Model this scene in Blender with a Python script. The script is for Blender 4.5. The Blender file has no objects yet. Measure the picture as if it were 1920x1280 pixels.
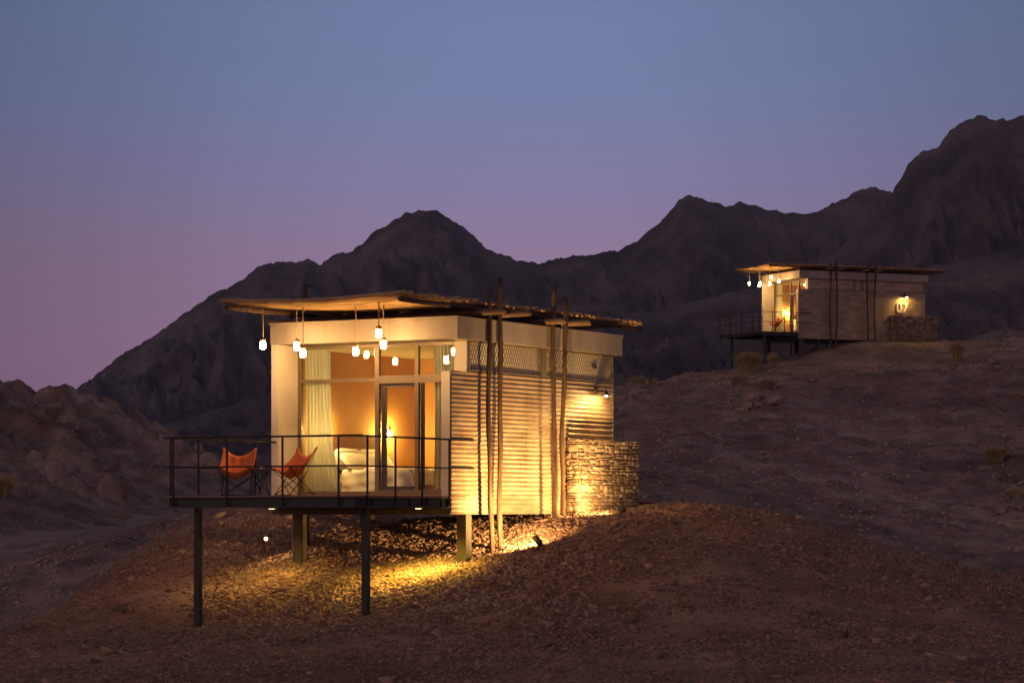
import bpy, math, random
import numpy as np
from mathutils import Vector, Matrix
random.seed(7); RNG = np.random.RandomState(11)
S = bpy.context.scene; COL = S.collection
R = math.radians

# ------------------------------------------------------------------ camera
cam = bpy.data.cameras.new('camera'); cam_o = bpy.data.objects.new('camera', cam); COL.objects.link(cam_o)
cam.sensor_width = 36; cam.lens = 5230 / 1920 * 36; cam.shift_y = 317 / 1920
cam.clip_start = .5; cam.clip_end = 9000
cam_o.location = (0, 0, 0); cam_o.rotation_euler = (R(90), 0, 0)
S.camera = cam_o

# ------------------------------------------------------------------ dusk sky
W = bpy.data.worlds.new('World'); S.world = W; W.use_nodes = True
nt = W.node_tree; nt.nodes.clear(); N = nt.nodes.new; LK = nt.links.new
out = N('ShaderNodeOutputWorld'); bg = N('ShaderNodeBackground'); bg2 = N('ShaderNodeBackground'); ad = N('ShaderNodeAddShader')
sky = N('ShaderNodeTexSky'); sky.sky_type = 'NISHITA'; sky.sun_disc = False
sky.sun_elevation = R(0.5); sky.sun_rotation = R(190); bg2.inputs['Strength'].default_value = .004
tc = N('ShaderNodeTexCoord'); sx = N('ShaderNodeSeparateXYZ'); ramp = N('ShaderNodeValToRGB')
# the colour of the twilight arch by elevation (z of the view direction)
stops = [(0.0, (.345, .180, .290)), (.030, (.362, .194, .322)), (.057, (.360, .210, .350)), (.094, (.312, .224, .376)),
         (.120, (.252, .236, .432)), (.145, (.204, .246, .458)), (.176, (.180, .243, .452)), (.32, (.120, .160, .290)), (1.0, (.070, .080, .140))]
el = ramp.color_ramp.elements
el[0].position, el[0].color = stops[0][0], stops[0][1] + (1,)
el[1].position, el[1].color = stops[-1][0], stops[-1][1] + (1,)
for p, c in stops[1:-1]:
    e = el.new(p); e.color = c + (1,)
LK(tc.outputs['Generated'], sx.inputs[0]); LK(sx.outputs['Z'], ramp.inputs[0])
LK(ramp.outputs[0], bg.inputs['Color']); LK(sky.outputs[0], bg2.inputs['Color'])
# sky dimmed towards both sides, lens vignetting put into its strength
az = N('ShaderNodeValToRGB'); ae = az.color_ramp.elements; az.color_ramp.interpolation = 'B_SPLINE'
mr = N('ShaderNodeMapRange'); mr.inputs['From Min'].default_value = -.25; mr.inputs['From Max'].default_value = .25
ae[0].position = 0; ae[0].color = (.36, .36, .36, 1); ae[1].position = 1; ae[1].color = (.42, .42, .42, 1)
for p, c in ((.25, .80), (.45, 1.0), (.65, 1.0)): e = ae.new(p); e.color = (c, c, c, 1)
LK(sx.outputs['X'], mr.inputs['Value']); LK(mr.outputs[0], az.inputs[0]); LK(az.outputs[0], bg.inputs['Strength'])
# afterglow where the sun went down, behind the camera
def mth(op, a, b=None):
    m_ = N('ShaderNodeMath'); m_.operation = op
    for k_, q in ((0, a), (1, b)):
        if q is None: continue
        if isinstance(q, (int, float)): m_.inputs[k_].default_value = q
        else: LK(q, m_.inputs[k_])
    return m_.outputs[0]
back = mth('MAXIMUM', mth('MULTIPLY', sx.outputs['Y'], -1), 0)
low = mth('POWER', mth('SUBTRACT', 1, mth('ABSOLUTE', sx.outputs['Z'])), 2.5)
bg3 = N('ShaderNodeBackground'); bg3.inputs['Color'].default_value = (1, .46, .26, 1); LK(mth('MULTIPLY', mth('MULTIPLY', back, low), .52), bg3.inputs['Strength'])
ad2 = N('ShaderNodeAddShader'); LK(bg.outputs[0], ad.inputs[0]); LK(bg2.outputs[0], ad.inputs[1]); LK(ad.outputs[0], ad2.inputs[0]); LK(bg3.outputs[0], ad2.inputs[1]); LK(ad2.outputs[0], out.inputs['Surface'])

# faint glow of the sun that has set behind the camera
sl = bpy.data.lights.new('sun', 'SUN'); sl.energy = .26; sl.angle = R(25); sl.color = (1, .55, .36)
so = bpy.data.objects.new('sun', sl); COL.objects.link(so); so.rotation_euler = (R(70), 0, R(-55))

S.view_settings.view_transform = 'Standard'; S.view_settings.look = 'None'
S.view_settings.exposure = 0; S.view_settings.gamma = 1
S.render.engine = 'CYCLES'
S.cycles.use_denoising = True; S.cycles.max_bounces = 7; S.cycles.sample_clamp_indirect = 4
S.cycles.caustics_reflective = False; S.cycles.caustics_refractive = False; S.cycles.transparent_max_bounces = 12

# ------------------------------------------------------------------ helpers
def tag(o, label=None, cat=None, group=None, kind=None):
    for k, v in (('label', label), ('category', cat), ('group', group), ('kind', kind)):
        if v: o[k] = v
    return o

class MB:
    def __init__(s): s.v = []; s.f = []; s.c = []
    def add(s, v, f):
        n = len(s.v); s.v += [tuple(p) for p in v]; s.f += [tuple(i + n for i in q) for q in f]; return s
    def box(s, x0, x1, y0, y1, z0, z1, M=None):
        v = [(x, y, z) for z in (z0, z1) for y in (y0, y1) for x in (x0, x1)]
        if M is not None: v = [M @ Vector(p) for p in v]
        return s.add(v, [(0, 2, 3, 1), (4, 5, 7, 6), (0, 1, 5, 4), (1, 3, 7, 5), (3, 2, 6, 7), (2, 0, 4, 6)])
    def tube(s, pts, r, n=8, cap=True, jit=0):
        pts = [Vector(p) for p in pts]
        if not hasattr(r, '__len__'): r = [r] * len(pts)
        vs = []; fs = []
        for i, p in enumerate(pts):
            d = (pts[min(i + 1, len(pts) - 1)] - pts[max(i - 1, 0)]).normalized()
            up = Vector((0, 0, 1)) if abs(d.z) < .9 else Vector((0, 1, 0))
            a = d.cross(up).normalized(); b = a.cross(d)
            for k in range(n):
                t = 2 * math.pi * k / n; rr = r[i] * (1 + random.uniform(-jit, jit))
                vs.append(p + (a * math.cos(t) + b * math.sin(t)) * rr)
        for i in range(len(pts) - 1):
            for k in range(n):
                k2 = (k + 1) % n; fs.append((i * n + k, i * n + k2, (i + 1) * n + k2, (i + 1) * n + k))
        if cap:
            fs.append(tuple(range(n))[::-1]); fs.append(tuple(range((len(pts) - 1) * n, len(pts) * n)))
        return s.add(vs, fs)
    def lathe(s, prof, c=(0, 0, 0), n=16, M=None):
        vs = []; fs = []
        for (r, z) in prof:
            for k in range(n):
                t = 2 * math.pi * k / n; p = Vector((r * math.cos(t), r * math.sin(t), z))
                if M is not None: p = M @ p
                vs.append(p + Vector(c))
        for i in range(len(prof) - 1):
            for k in range(n):
                k2 = (k + 1) % n; fs.append((i * n + k, i * n + k2, (i + 1) * n + k2, (i + 1) * n + k))
        fs.append(tuple(range(n))[::-1]); fs.append(tuple(range((len(prof) - 1) * n, len(prof) * n)))
        return s.add(vs, fs)
    def grid(s, P, nu, nv):
        n = len(s.v); s.v += [tuple(P(i, j)) for i in range(nu) for j in range(nv)]
        s.f += [(n + i * nv + j, n + (i + 1) * nv + j, n + (i + 1) * nv + j + 1, n + i * nv + j + 1) for i in range(nu - 1) for j in range(nv - 1)]
        return s
    def mesh(s, name, m, smooth=False):
        me = bpy.data.meshes.new(name); me.from_pydata(s.v, [], s.f); me.materials.append(m)
        if smooth: me.polygons.foreach_set('use_smooth', [True] * len(me.polygons))
        me.update(); return me
    def build(s, name, m, parent=None, smooth=False, loc=None, rot=None):
        return inst(name, s.mesh(name, m, smooth), parent, loc, rot)

def inst(name, me, parent=None, loc=None, rot=None):
    o = bpy.data.objects.new(name, me); COL.objects.link(o)
    if parent: o.parent = parent
    if loc: o.location = loc
    if rot: o.rotation_euler = rot
    return o
def thing(name, label, cat, loc=(0, 0, 0), rz=0, group=None):
    o = bpy.data.objects.new(name, None); COL.objects.link(o); o.empty_display_size = .3
    o.location = loc; o.rotation_euler = (0, 0, rz)
    return tag(o, label, cat, group)
def boxo(name, m, parent, *b, bev=0):
    return MB().box(*b).build(name, m, parent)

# ------------------------------------------------------------------ materials
def mat(name, c, rough=.8, c2=None, scale=6, bump=0, bscale=None, metal=0, detail=6, stretch=None, spec=.3, c3=None, contrast=(.35, .65), vcol=None, coord='Object', bdist=.02, big=None):
    m = bpy.data.materials.new(name); m.use_nodes = True; t = m.node_tree; n = t.nodes; L = t.links
    p = n['Principled BSDF']; p.inputs['Roughness'].default_value = rough; p.inputs['Metallic'].default_value = metal
    p.inputs['Specular IOR Level'].default_value = spec
    tc = n.new('ShaderNodeTexCoord'); mp = n.new('ShaderNodeMapping'); L.new(tc.outputs[coord], mp.inputs[0])
    if stretch: mp.inputs['Scale'].default_value = stretch
    if c2 is None: p.inputs['Base Color'].default_value = tuple(c) + (1,); src = None
    else:
        nz = n.new('ShaderNodeTexNoise'); nz.inputs['Scale'].default_value = scale; nz.inputs['Detail'].default_value = detail
        nz.inputs['Roughness'].default_value = .62
        L.new(mp.outputs[0], nz.inputs['Vector']); r = n.new('ShaderNodeValToRGB'); e = r.color_ramp.elements
        e[0].position = contrast[0]; e[0].color = tuple(c) + (1,); e[1].position = contrast[1]; e[1].color = tuple(c2) + (1,)
        if c3: x = e.new((contrast[0] + contrast[1]) / 2); x.color = tuple(c3) + (1,)
        L.new(nz.outputs['Fac'], r.inputs[0]); src = r.outputs[0]
    if big and src:
        n2 = n.new('ShaderNodeTexNoise'); n2.inputs['Scale'].default_value = big[0]; n2.inputs['Detail'].default_value = 4; L.new(mp.outputs[0], n2.inputs['Vector'])
        r2 = n.new('ShaderNodeValToRGB'); q = r2.color_ramp.elements; q[0].position = .36; q[0].color = tuple(big[1]) + (1,); q[1].position = .64; q[1].color = tuple(big[2]) + (1,)
        m2 = n.new('ShaderNodeMix'); m2.data_type = 'RGBA'; m2.blend_type = 'MULTIPLY'; m2.inputs['Factor'].default_value = 1
        L.new(n2.outputs['Fac'], r2.inputs[0]); L.new(src, m2.inputs['A']); L.new(r2.outputs[0], m2.inputs['B']); src = m2.outputs['Result']
    if vcol:
        at = n.new('ShaderNodeAttribute'); at.attribute_name = vcol; mx = n.new('ShaderNodeMix'); mx.data_type = 'RGBA'; mx.blend_type = 'MULTIPLY'
        mx.inputs['Factor'].default_value = 1
        if src: L.new(src, mx.inputs['A'])
        else: mx.inputs['A'].default_value = tuple(c) + (1,)
        L.new(at.outputs['Color'], mx.inputs['B']); src = mx.outputs['Result']
    if src: L.new(src, p.inputs['Base Color'])
    if bump:
        b = n.new('ShaderNodeTexNoise'); b.inputs['Scale'].default_value = bscale or scale * 4; b.inputs['Detail'].default_value = 8
        b.inputs['Roughness'].default_value = .7
        L.new(mp.outputs[0], b.inputs['Vector']); bp = n.new('ShaderNodeBump'); bp.inputs['Strength'].default_value = bump
        bp.inputs['Distance'].default_value = bdist
        L.new(b.outputs['Fac'], bp.inputs['Height']); L.new(bp.outputs[0], p.inputs['Normal'])
    return m
def emat(name, c, s):
    m = bpy.data.materials.new(name); m.use_nodes = True; t = m.node_tree; t.nodes.clear()
    e = t.nodes.new('ShaderNodeEmission'); o = t.nodes.new('ShaderNodeOutputMaterial'); e.inputs[0].default_value = tuple(c) + (1,)
    e.inputs[1].default_value = s; t.links.new(e.outputs[0], o.inputs[0]); return m
WARM = (1, .60, .22)
M = dict(
  ground=mat('red_gravel_soil', (.18, .09, .06), .95, (.38, .22, .155), .55, .9, 22, c3=(.26, .145, .10), bdist=.04, big=(.22, (.82, .78, .80), (1.2, 1.25, 1.28))),
  valley=mat('stony_hillside', (.23, .152, .110), .95, (.60, .42, .315), .5, 1.0, 3.0, c3=(.40, .275, .205), bdist=.5, detail=9, big=(.055, (.74, .73, .77), (1.3, 1.3, 1.3))),
  track=mat('pale_track_dust', (.25, .165, .135), .95, (.42, .30, .25), .7, .8, 5, bdist=.15),
  rock=mat('mountain_rock', (.15, .125, .14), .95, (.37, .305, .30), .035, 1.0, .20, c3=(.24, .20, .21), bdist=10, contrast=(.36, .64), detail=10, big=(.007, (.8, .8, .84), (1.15, 1.12, 1.1))),
  stone=mat('gravel_stone', (.22, .125, .085), .9, (.34, .22, .165), 3, vcol='tint'),
  rubble=mat('rubble_stone', (.29, .198, .145), .9, (.42, .30, .225), 3, vcol='tint', big=(.055, (.74, .73, .77), (1.3, 1.3, 1.3))),
  boulder=mat('boulder_rock', (.20, .135, .11), .9, (.38, .28, .23), 1.5, .8, 6, bdist=.08),
  wallstone=mat('wall_stone', (.30, .21, .14), .9, (.48, .36, .25), 5, .8, 25, vcol=None, bdist=.02),
  mortar=mat('dark_mortar', (.10, .07, .05), .95, (.16, .12, .09), 8),
  render_=mat('cream_render', (.62, .56, .46), .8, (.70, .64, .54), 1.2, .15, 60, bdist=.004, big=(.9, (.84, .81, .77), (1.04, 1.04, 1.04))),
  fascia=mat('pale_fascia_board', (.33, .275, .235), .7, (.38, .32, .275), 1.5, .1, 50, bdist=.003, stretch=(2, 2, .5), big=(.8, (.84, .81, .78), (1.06, 1.06, 1.06))),
  zinc=mat('weathered_corrugated_iron', (.28, .178, .108), .45, (.45, .345, .235), 1.3, .25, 30, metal=.35, c3=(.36, .255, .17), stretch=(1, 1, 2.5), bdist=.004, spec=.5),
  board=mat('pale_backing_board', (.55, .51, .45), .8),
  meshm=mat('expanded_metal', (.16, .12, .09), .6),
  alu=mat('bronze_aluminium', (.19, .145, .10), .4, metal=.3),
  steel=mat('dark_painted_steel', (.030, .036, .034), .5, (.045, .05, .045), 3),
  rail=mat('black_rail_paint', (.012, .012, .012), .5),
  column=mat('column_steel', (.060, .048, .036), .6, (.085, .07, .052), 3),
  deckb=mat('deck_timber', (.22, .13, .09), .8, (.32, .20, .14), 3, .3, 30, stretch=(1, 8, 8)),
  log=mat('peeled_log', (.04, .024, .016), .85, (.125, .074, .045), 2.5, .7, 14, stretch=(6, 6, 1), bdist=.012),
  logh=mat('peeled_cross_log', (.12, .07, .045), .85, (.26, .16, .10), 2.5, .7, 14, stretch=(1, 6, 6), bdist=.012),
  reed=mat('brown_stick', (.34, .19, .085), .85, (.60, .39, .20), 2.0, .5, 20, stretch=(1, 8, 8), bdist=.01),
  terra=mat('terracotta_plaster', (.52, .28, .105), .85, (.58, .33, .13), 1.5, .15, 40, bdist=.004),
  ceil=mat('cream_ceiling', (.66, .56, .40), .85),
  floor=mat('timber_floor', (.25, .16, .10), .5, (.32, .21, .13), 3),
  linen=mat('white_linen', (.86, .83, .76), .9),
  wood=mat('bed_timber', (.40, .20, .10), .6, (.46, .24, .12), 4),
  headb=mat('brown_upholstery', (.20, .09, .045), .8, (.24, .11, .055), 5),
  orange=mat('orange_canvas', (.58, .145, .035), .8, (.66, .18, .045), 4, .2, 60, bdist=.004),
  wire=mat('black_wire', (.012, .010, .009), .4, metal=.4),
  darkmetal=mat('charcoal_metal', (.045, .045, .045), .5),
  brass=mat('aged_brass', (.30, .18, .07), .35, metal=.8),
  rust=mat('rusty_plate', (.20, .045, .018), .85, (.28, .075, .03), 6, .3, 30),
  cord=mat('rope_cord', (.40, .29, .17), .9),
  shrub=mat('dry_olive_grass', (.34, .25, .11), .9, (.46, .34, .17), 3),
  shrub2=mat('straw_grass', (.44, .30, .19), .9, (.56, .40, .26), 3),
  white=mat('white_painted_metal', (.82, .80, .76), .5),
  jar=emat('lit_jar_glass', (1, .57, .20), 240), bulb_dim=emat('lit_filament_bulb_dim', (1, .61, .18), 1000), bulb=emat('lit_filament_bulb', (1, .61, .12), 1600),
  lens=emat('lit_lens', (1, .62, .26), 9),
)
def glass_mat():
    m = bpy.data.materials.new('window_glass'); m.use_nodes = True; t = m.node_tree; t.nodes.clear(); n = t.nodes.new
    o = n('ShaderNodeOutputMaterial'); x = n('ShaderNodeMixShader'); tr = n('ShaderNodeBsdfTransparent'); g = n('ShaderNodeBsdfGlossy')
    g.inputs['Roughness'].default_value = .0; f = n('ShaderNodeFresnel'); f.inputs[0].default_value = 1.55
    tr.inputs[0].default_value = (.93, .95, .94, 1)
    t.links.new(f.outputs[0], x.inputs[0]); t.links.new(tr.outputs[0], x.inputs[1]); t.links.new(g.outputs[0], x.inputs[2]); t.links.new(x.outputs[0], o.inputs[0]); return m
def cloth_mat(name, c, tr=.4):
    m = bpy.data.materials.new(name); m.use_nodes = True; t = m.node_tree; t.nodes.clear(); n = t.nodes.new
    o = n('ShaderNodeOutputMaterial'); x = n('ShaderNodeMixShader'); a = n('ShaderNodeBsdfDiffuse'); b = n('ShaderNodeBsdfTranslucent')
    a.inputs[0].default_value = tuple(c) + (1,); b.inputs[0].default_value = tuple(c) + (1,); x.inputs[0].default_value = tr
    t.links.new(a.outputs[0], x.inputs[1]); t.links.new(b.outputs[0], x.inputs[2]); t.links.new(x.outputs[0], o.inputs[0]); return m
M['glass'] = glass_mat(); M['curtain'] = cloth_mat('pale_green_curtain', (.64, .65, .54), .35)

# ------------------------------------------------------------------ noise (numpy gradient noise)
def hsh(ix, iy, s):
    h = (ix.astype(np.int64) * 374761393 + iy.astype(np.int64) * 668265263 + s * 1274126177) & 0xffffffff
    h = ((h ^ (h >> 13)) * 1274126177) & 0xffffffff
    return (h ^ (h >> 16)) & 0xffff
def pn(x, y, s=0):
    x = np.asarray(x, float); y = np.asarray(y, float); ix = np.floor(x); iy = np.floor(y); fx = x - ix; fy = y - iy
    u = fx * fx * fx * (fx * (fx * 6 - 15) + 10); v = fy * fy * fy * (fy * (fy * 6 - 15) + 10)
    def g(dx, dy):
        a = hsh(ix + dx, iy + dy, s) / 65536 * 2 * math.pi
        return np.cos(a) * (fx - dx) + np.sin(a) * (fy - dy)
    return ((g(0, 0) * (1 - u) + g(1, 0) * u) * (1 - v) + (g(0, 1) * (1 - u) + g(1, 1) * u) * v) * 1.5
def fbm(x, y, o=5, s=0, gain=.5, ridge=False):
    t = 0; a = 1; f = 1
    for i in range(o):
        n = pn(x * f, y * f, s + i * 17)
        t = t + a * ((1 - 2 * np.abs(n)) if ridge else n); a *= gain; f *= 2.03
    return t
def tps(P):
    P = np.array(P, float); xy = P[:, :2]; n = len(P)
    def U(d2): return np.where(d2 > 0, .5 * d2 * np.log(np.maximum(d2, 1e-12)), 0)
    K = U(((xy[:, None] - xy[None]) ** 2).sum(-1)) + np.eye(n) * .3
    Q = np.hstack([np.ones((n, 1)), xy]); A = np.zeros((n + 3, n + 3)); A[:n, :n] = K; A[:n, n:] = Q; A[n:, :n] = Q.T
    w = np.linalg.solve(A, np.concatenate([P[:, 2], np.zeros(3)]))
    def f(x, y):
        x = np.asarray(x, float); y = np.asarray(y, float); o = w[n] + w[n + 1] * x + w[n + 2] * y
        for i in range(n): o = o + w[i] * U((x - xy[i, 0]) ** 2 + (y - xy[i, 1]) ** 2)
        return o
    return f
def hmesh(name, xs, ys, Z, m, kind='structure', smooth=True):
    X, Y = np.meshgrid(xs, ys, indexing='ij'); nx, ny = X.shape
    co = np.stack([X, Y, Z], -1).reshape(-1, 3); idx = np.arange(nx * ny).reshape(nx, ny)
    q = np.stack([idx[:-1, :-1], idx[1:, :-1], idx[1:, 1:], idx[:-1, 1:]], -1).reshape(-1, 4)
    return npmesh(name, co, q, m, kind, smooth)
def npmesh(name, co, q, m, kind=None, smooth=False, tint=None):
    me = bpy.data.meshes.new(name); me.vertices.add(len(co)); me.vertices.foreach_set('co', co.ravel().astype(np.float32))
    k = q.shape[1]; me.loops.add(q.size); me.loops.foreach_set('vertex_index', q.ravel().astype(np.int32))
    me.polygons.add(len(q)); me.polygons.foreach_set('loop_start', np.arange(0, q.size, k, dtype=np.int32))
    try: me.polygons.foreach_set('loop_total', np.full(len(q), k, dtype=np.int32))
    except Exception: pass
    me.update(calc_edges=True)
    if smooth: me.polygons.foreach_set('use_smooth', np.ones(len(q), dtype=bool))
    if tint is not None:
        at = me.attributes.new('tint', 'FLOAT_COLOR', 'POINT'); at.data.foreach_set('color', tint.ravel().astype(np.float32))
    me.materials.append(m); o = bpy.data.objects.new(name, me); COL.objects.link(o)
    if kind: o['kind'] = kind
    return o

# ------------------------------------------------------------------ where the two cabins stand
A1 = R(29.6); C1 = Vector((-1.225, 55.7, 0))
A2 = R(66.0); C2 = Vector((16.63, 162.0, 10.07)); 
def P1(u, v): return (C1.x - u * math.cos(A1) + v * math.sin(A1), C1.y + u * math.sin(A1) + v * math.cos(A1))
def P2(u, v): return (C2.x - u * math.cos(A2) + v * math.sin(A2), C2.y + u * math.sin(A2) + v * math.cos(A2))

# ------------------------------------------------------------------ near mound
loc = [(.1,-2.95,-1.94),(4.05,-2.95,-2.33),(.15,.75,-1.04),(4.15,.75,-1.13),(-.25,1.1,-.88),(-.25,1.53,-.77),(-.25,3.8,-.16),(-.3,4.9,-.10),
       (-1.5,.87,-.80),(-1.5,4.46,-.10),(-1.5,6.5,.03),(4.58,1.9,-.62),(5.49,1.5,-.86),(1,2.4,-.58),(3,2.4,-.62),(1.2,4,-.22),(3,4,-.26),(2,6,-.18),(0,7,-.06),
       (4.3,4.2,-.30),(4.3,7,-.16),(-.5,7.6,.04),(-1.0,9.5,.06),(2,9.5,-.15),(.3,8.6,.05),(2,-1,-1.55)]
pts = [P1(u, v) + (z,) for u, v, z in loc]
crest = [(2.85,62,.07),(3.51,62,.10),(5.06,62,0),(5.9,61.5,-.106),(6.73,61,-.373),(7.6,61,-.606),(8.48,61,-.828),(10.06,60,-1.308),(11,60,-1.434),(13,59.5,-1.8),(16,58,-2.6)]
pts += crest + [(x, y + 4.5, z - .75) for x, y, z in crest[::2]] + [(x, y + 10, z - 3) for x, y, z in crest[::2]]
pts += [(-8.4,46,-2.86),(-4,46,-2.84),(0,46,-2.84),(4,46,-2.84),(8.4,46,-2.86),(13,46,-3.2),(4.5,54,-1.48),(4.5,58.5,-.46),(7.5,53,-1.96),(.4,51.5,-1.88),(11,52,-2.3),
        (-7.9,49,-2.75),(-7.3,66,.02),(-8.0,64,-.5),(-8.69,61,-1.26),(-9.3,58,-1.92),(-9.74,56,-2.3),(-10.1,55,-2.45),(-11.5,63,-3.9),(-12,57,-3.7),(-10.2,66,-3.0),
        (-9,71,-2.9),(-5,66,.0),(-4,72,-1.8),(0,72,-1.8),(0,42,-3.3),(-8,42,-3.3),(9,42,-3.4),(-14,50,-3.9),(-14,75,-6),(16,75,-6),(17,45,-4),(2,78,-5)]
f_near = tps(pts)
def z_near(x, y):
    z = f_near(x, y)
    return z + fbm(x * .22, y * .22, 4, 3) * .07 + fbm(x * 1.1, y * 1.1, 4, 9) * .028 + np.maximum(fbm(x * 3.3, y * 3.3, 3, 19), 0) * .022
xs = np.arange(-16, 18, .085); ys = np.arange(41, 79, .095)
XX, YY = np.meshgrid(xs, ys, indexing='ij')
hmesh('gravel_mound', xs, ys, z_near(XX, YY), M['ground'])

# ------------------------------------------------------------------ valley floor, rocky hill on the left, hill of the far cabin on the right
def px(x, y, Y): return ((x - 960) / 5230 * Y, Y, (957 - y) * Y / 5230)
vp = [px(*p) for p in [
  (0,1180,85),(150,1085,92),(0,1100,96),(0,1045,108),(200,1012,125),(340,976,145),(0,1000,117),(200,990,133),(0,930,130),(100,925,140),(300,942,152),
  (0,738,178),(60,745,176),(140,751,176),(165,770,173),(225,787,171),(290,850,167),(400,905,163),(510,932,160),(620,945,158),(0,840,152),(150,850,156),(250,890,156),
  (1150,740,152),(1200,740,152),(1200,780,136),(1200,850,111),(1200,945,90),(1300,715,153),(1400,690,156),(1400,760,135),(1400,850,112),(1400,955,91),(1000,760,150),(1000,850,120),(850,850,140),(850,940,100),
  (1500,760,137),(1500,850,115),(1500,980,91),(1650,1025,89),(1650,905,108),(1650,800,130),(1650,720,146),(1850,1080,87),(1850,950,103),(1850,850,122),(1850,740,143),(1850,655,162),(1850,630,173),
  (2050,1090,87),(2050,850,122),(2050,640,170),(-200,740,182),(-200,950,130),(-200,1080,105)]]
vp += [P2(u, v) + (C2.z + z,) for u, v, z in [(0,0,-1.15),(0,2,-.62),(0,3.6,-.24),(0,5,-.10),(0,8,-.02),(-1,5,-.3),(-1,10,-.1),(4.2,0,-1.5),(4.2,-3,-2.2),(0,-3,-1.9),(2,5,-.14),(4,8,-.25),(-2.5,1,-1.6),(-2.5,7,-.75),(-.5,12,-.05),(6,10,-1.2),(-1,16,.1)]]
vp += [px(225,957,205)[:2] + (1.5,), px(290,957,195)[:2] + (-.5,), px(360,957,195)[:2] + (-1.5,), px(450,957,190)[:2] + (-2,), px(560,957,185)[:2] + (-2,), px(700,957,180)[:2] + (-1,), px(60,957,215)[:2] + (2.5,)]
vp += [(-40,230,-3),(-10,230,-3),(20,215,5),(50,220,8),(-10,70,-4.2),(-35,70,-4.5),(12,70,-4.2),(35,75,-4),(0,75,-4.3),(-60,120,-2),(-60,180,6),(65,120,2),(65,170,10)]
f_val = tps(vp)
CL = [px(*p)[:2] for p in [(-250,1082,101),(0,1047,108),(130,1024,118),(240,1003,129),(330,981,141),(420,966,152),(520,955,162)]]
def d_track(x, y):
    x = np.asarray(x, float); d = np.full(x.shape, 1e9)
    for (ax_, ay), (bx_, by) in zip(CL, CL[1:]):
        t = np.clip(((x - ax_) * (bx_ - ax_) + (y - ay) * (by - ay)) / ((bx_ - ax_) ** 2 + (by - ay) ** 2), 0, 1)
        d = np.minimum(d, np.hypot(x - ax_ - t * (bx_ - ax_), y - ay - t * (by - ay)))
    return d
def z_val(x, y):
    z = f_val(x, y); off = np.clip((d_track(x, y) - 2.6) / 3, .22, 1)
    d2 = np.hypot(x - 19.5, y - 165); pad = np.clip((d2 - 6) / 9, .12, 1)
    left = np.clip((-x - 6) / 6, 0, 1) * np.clip((y - 126) / 20, 0, 1)
    rough = np.clip((y - 78) / 20, .15, 1) * off
    z = z + fbm(x * .09, y * .09, 4, 31) * .45 * pad * rough + fbm(x * .45, y * .45, 5, 37, .55) * .20 * pad * rough
    z = z + (fbm(x * .16 + 3, y * .16, 5, 41, .55, True) - .9) * .9 * left * off + fbm(x * 1.1, y * 1.1, 4, 43, .62) * .36 * left * off + np.maximum(fbm(x * .8, y * .8, 4, 47, .6), 0) * .26 * pad * rough
    return z
def ax(a, b, da, db, n):  # spacing widens from da to db
    t = np.linspace(0, 1, n); return a + (b - a) * (t * da + t * t * (db - da) / 2) / (da + (db - da) / 2)
xs = np.arange(-62, 68, .30); ys = ax(68, 232, .22, .75, 420)
XX, YY = np.meshgrid(xs, ys, indexing='ij')
hmesh('stony_hills', xs, ys, z_val(XX, YY), M['valley'])
# dirt track through the valley
cl = CL
tv = []; tn = 90; tw = 13
for i in range(tn):
    t = i / (tn - 1) * (len(cl) - 1); k = min(int(t), len(cl) - 2); q = t - k
    a = Vector(cl[k]); b = Vector(cl[k + 1]); p = a.lerp(b, q); d = (b - a).normalized(); nrm = Vector((-d.y, d.x))
    for j in range(tw):
        w = (j / (tw - 1) - .5) * 4.0 * (1 + .12 * math.sin(i * .7)); tv.append((p.x + nrm.x * w, p.y + nrm.y * w))
tv = np.array(tv); tz = z_val(tv[:, 0], tv[:, 1]); g = np.arange(tn * tw).reshape(tn, tw)
ww = np.tile(np.linspace(-1, 1, tw), tn); tz = tz + .09 - .26 * np.clip((np.abs(ww) - .66) / .34, 0, 1) - .05 * (np.abs(np.abs(ww) - .5) < .1)
npmesh('dirt_track', np.column_stack([tv, tz]), np.stack([g[:-1, :-1], g[1:, :-1], g[1:, 1:], g[:-1, 1:]], -1).reshape(-1, 4), M['track'], 'structure', True)
# wide plain under everything
MB().box(-1200, 1200, -250, 2300, -9, -7).build('desert_plain', M['valley'])['kind'] = 'structure'

# ------------------------------------------------------------------ mountains
def mountain(name, prof, Yc, Wd, foot, seed, rel, nx=420, ny=230, back=.35):
    prof = np.array(prof, float); sx_ = (prof[:, 0] - 960) / 5230 * Yc; sz = (957 - prof[:, 1]) / 5230 * Yc
    xs = np.linspace(sx_[0], sx_[-1], nx); ts = np.concatenate([np.linspace(-back, 0, 30)[:-1], np.linspace(0, 1, ny)])
    X, T = np.meshgrid(xs, ts, indexing='ij'); Y = Yc - T * Wd
    Tp = np.clip(T, 0, 1); sc = Yc / 1500.
    wx = fbm(X / (90 * sc), Y / (140 * sc), 3, seed) * 60 * sc * Tp ** 1.8
    h = np.interp(X + wx, sx_, sz)
    z = foot + (h - foot) * np.where(T >= 0, (1 - Tp) ** 1.12, 1 - (T / -back) ** 1.3)
    env = np.clip(Tp * 3.2, 0, 1) ** 1.3 * (1 - Tp * .5)
    z = z + (fbm((X + wx) / (46 * sc), Y / (150 * sc), 5, seed + 5, .52, True) - 1.45) * rel * sc * env * (h - foot) / 150
    z = z + (fbm((X + wx * .6) / (15 * sc), Y / (60 * sc), 4, seed + 6, .55, True) - 1.2) * 7.5 * sc * env
    z = z + fbm(X / (7 * sc), Y / (7 * sc), 4, seed + 9, .6) * 2.6 * sc * (.55 + .45 * np.clip(Tp * 5, 0, 1)) * np.clip((h - foot) / 60, .2, 1)
    return hmesh(name, xs, Yc - ts * Wd, z, M['rock'])
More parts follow.
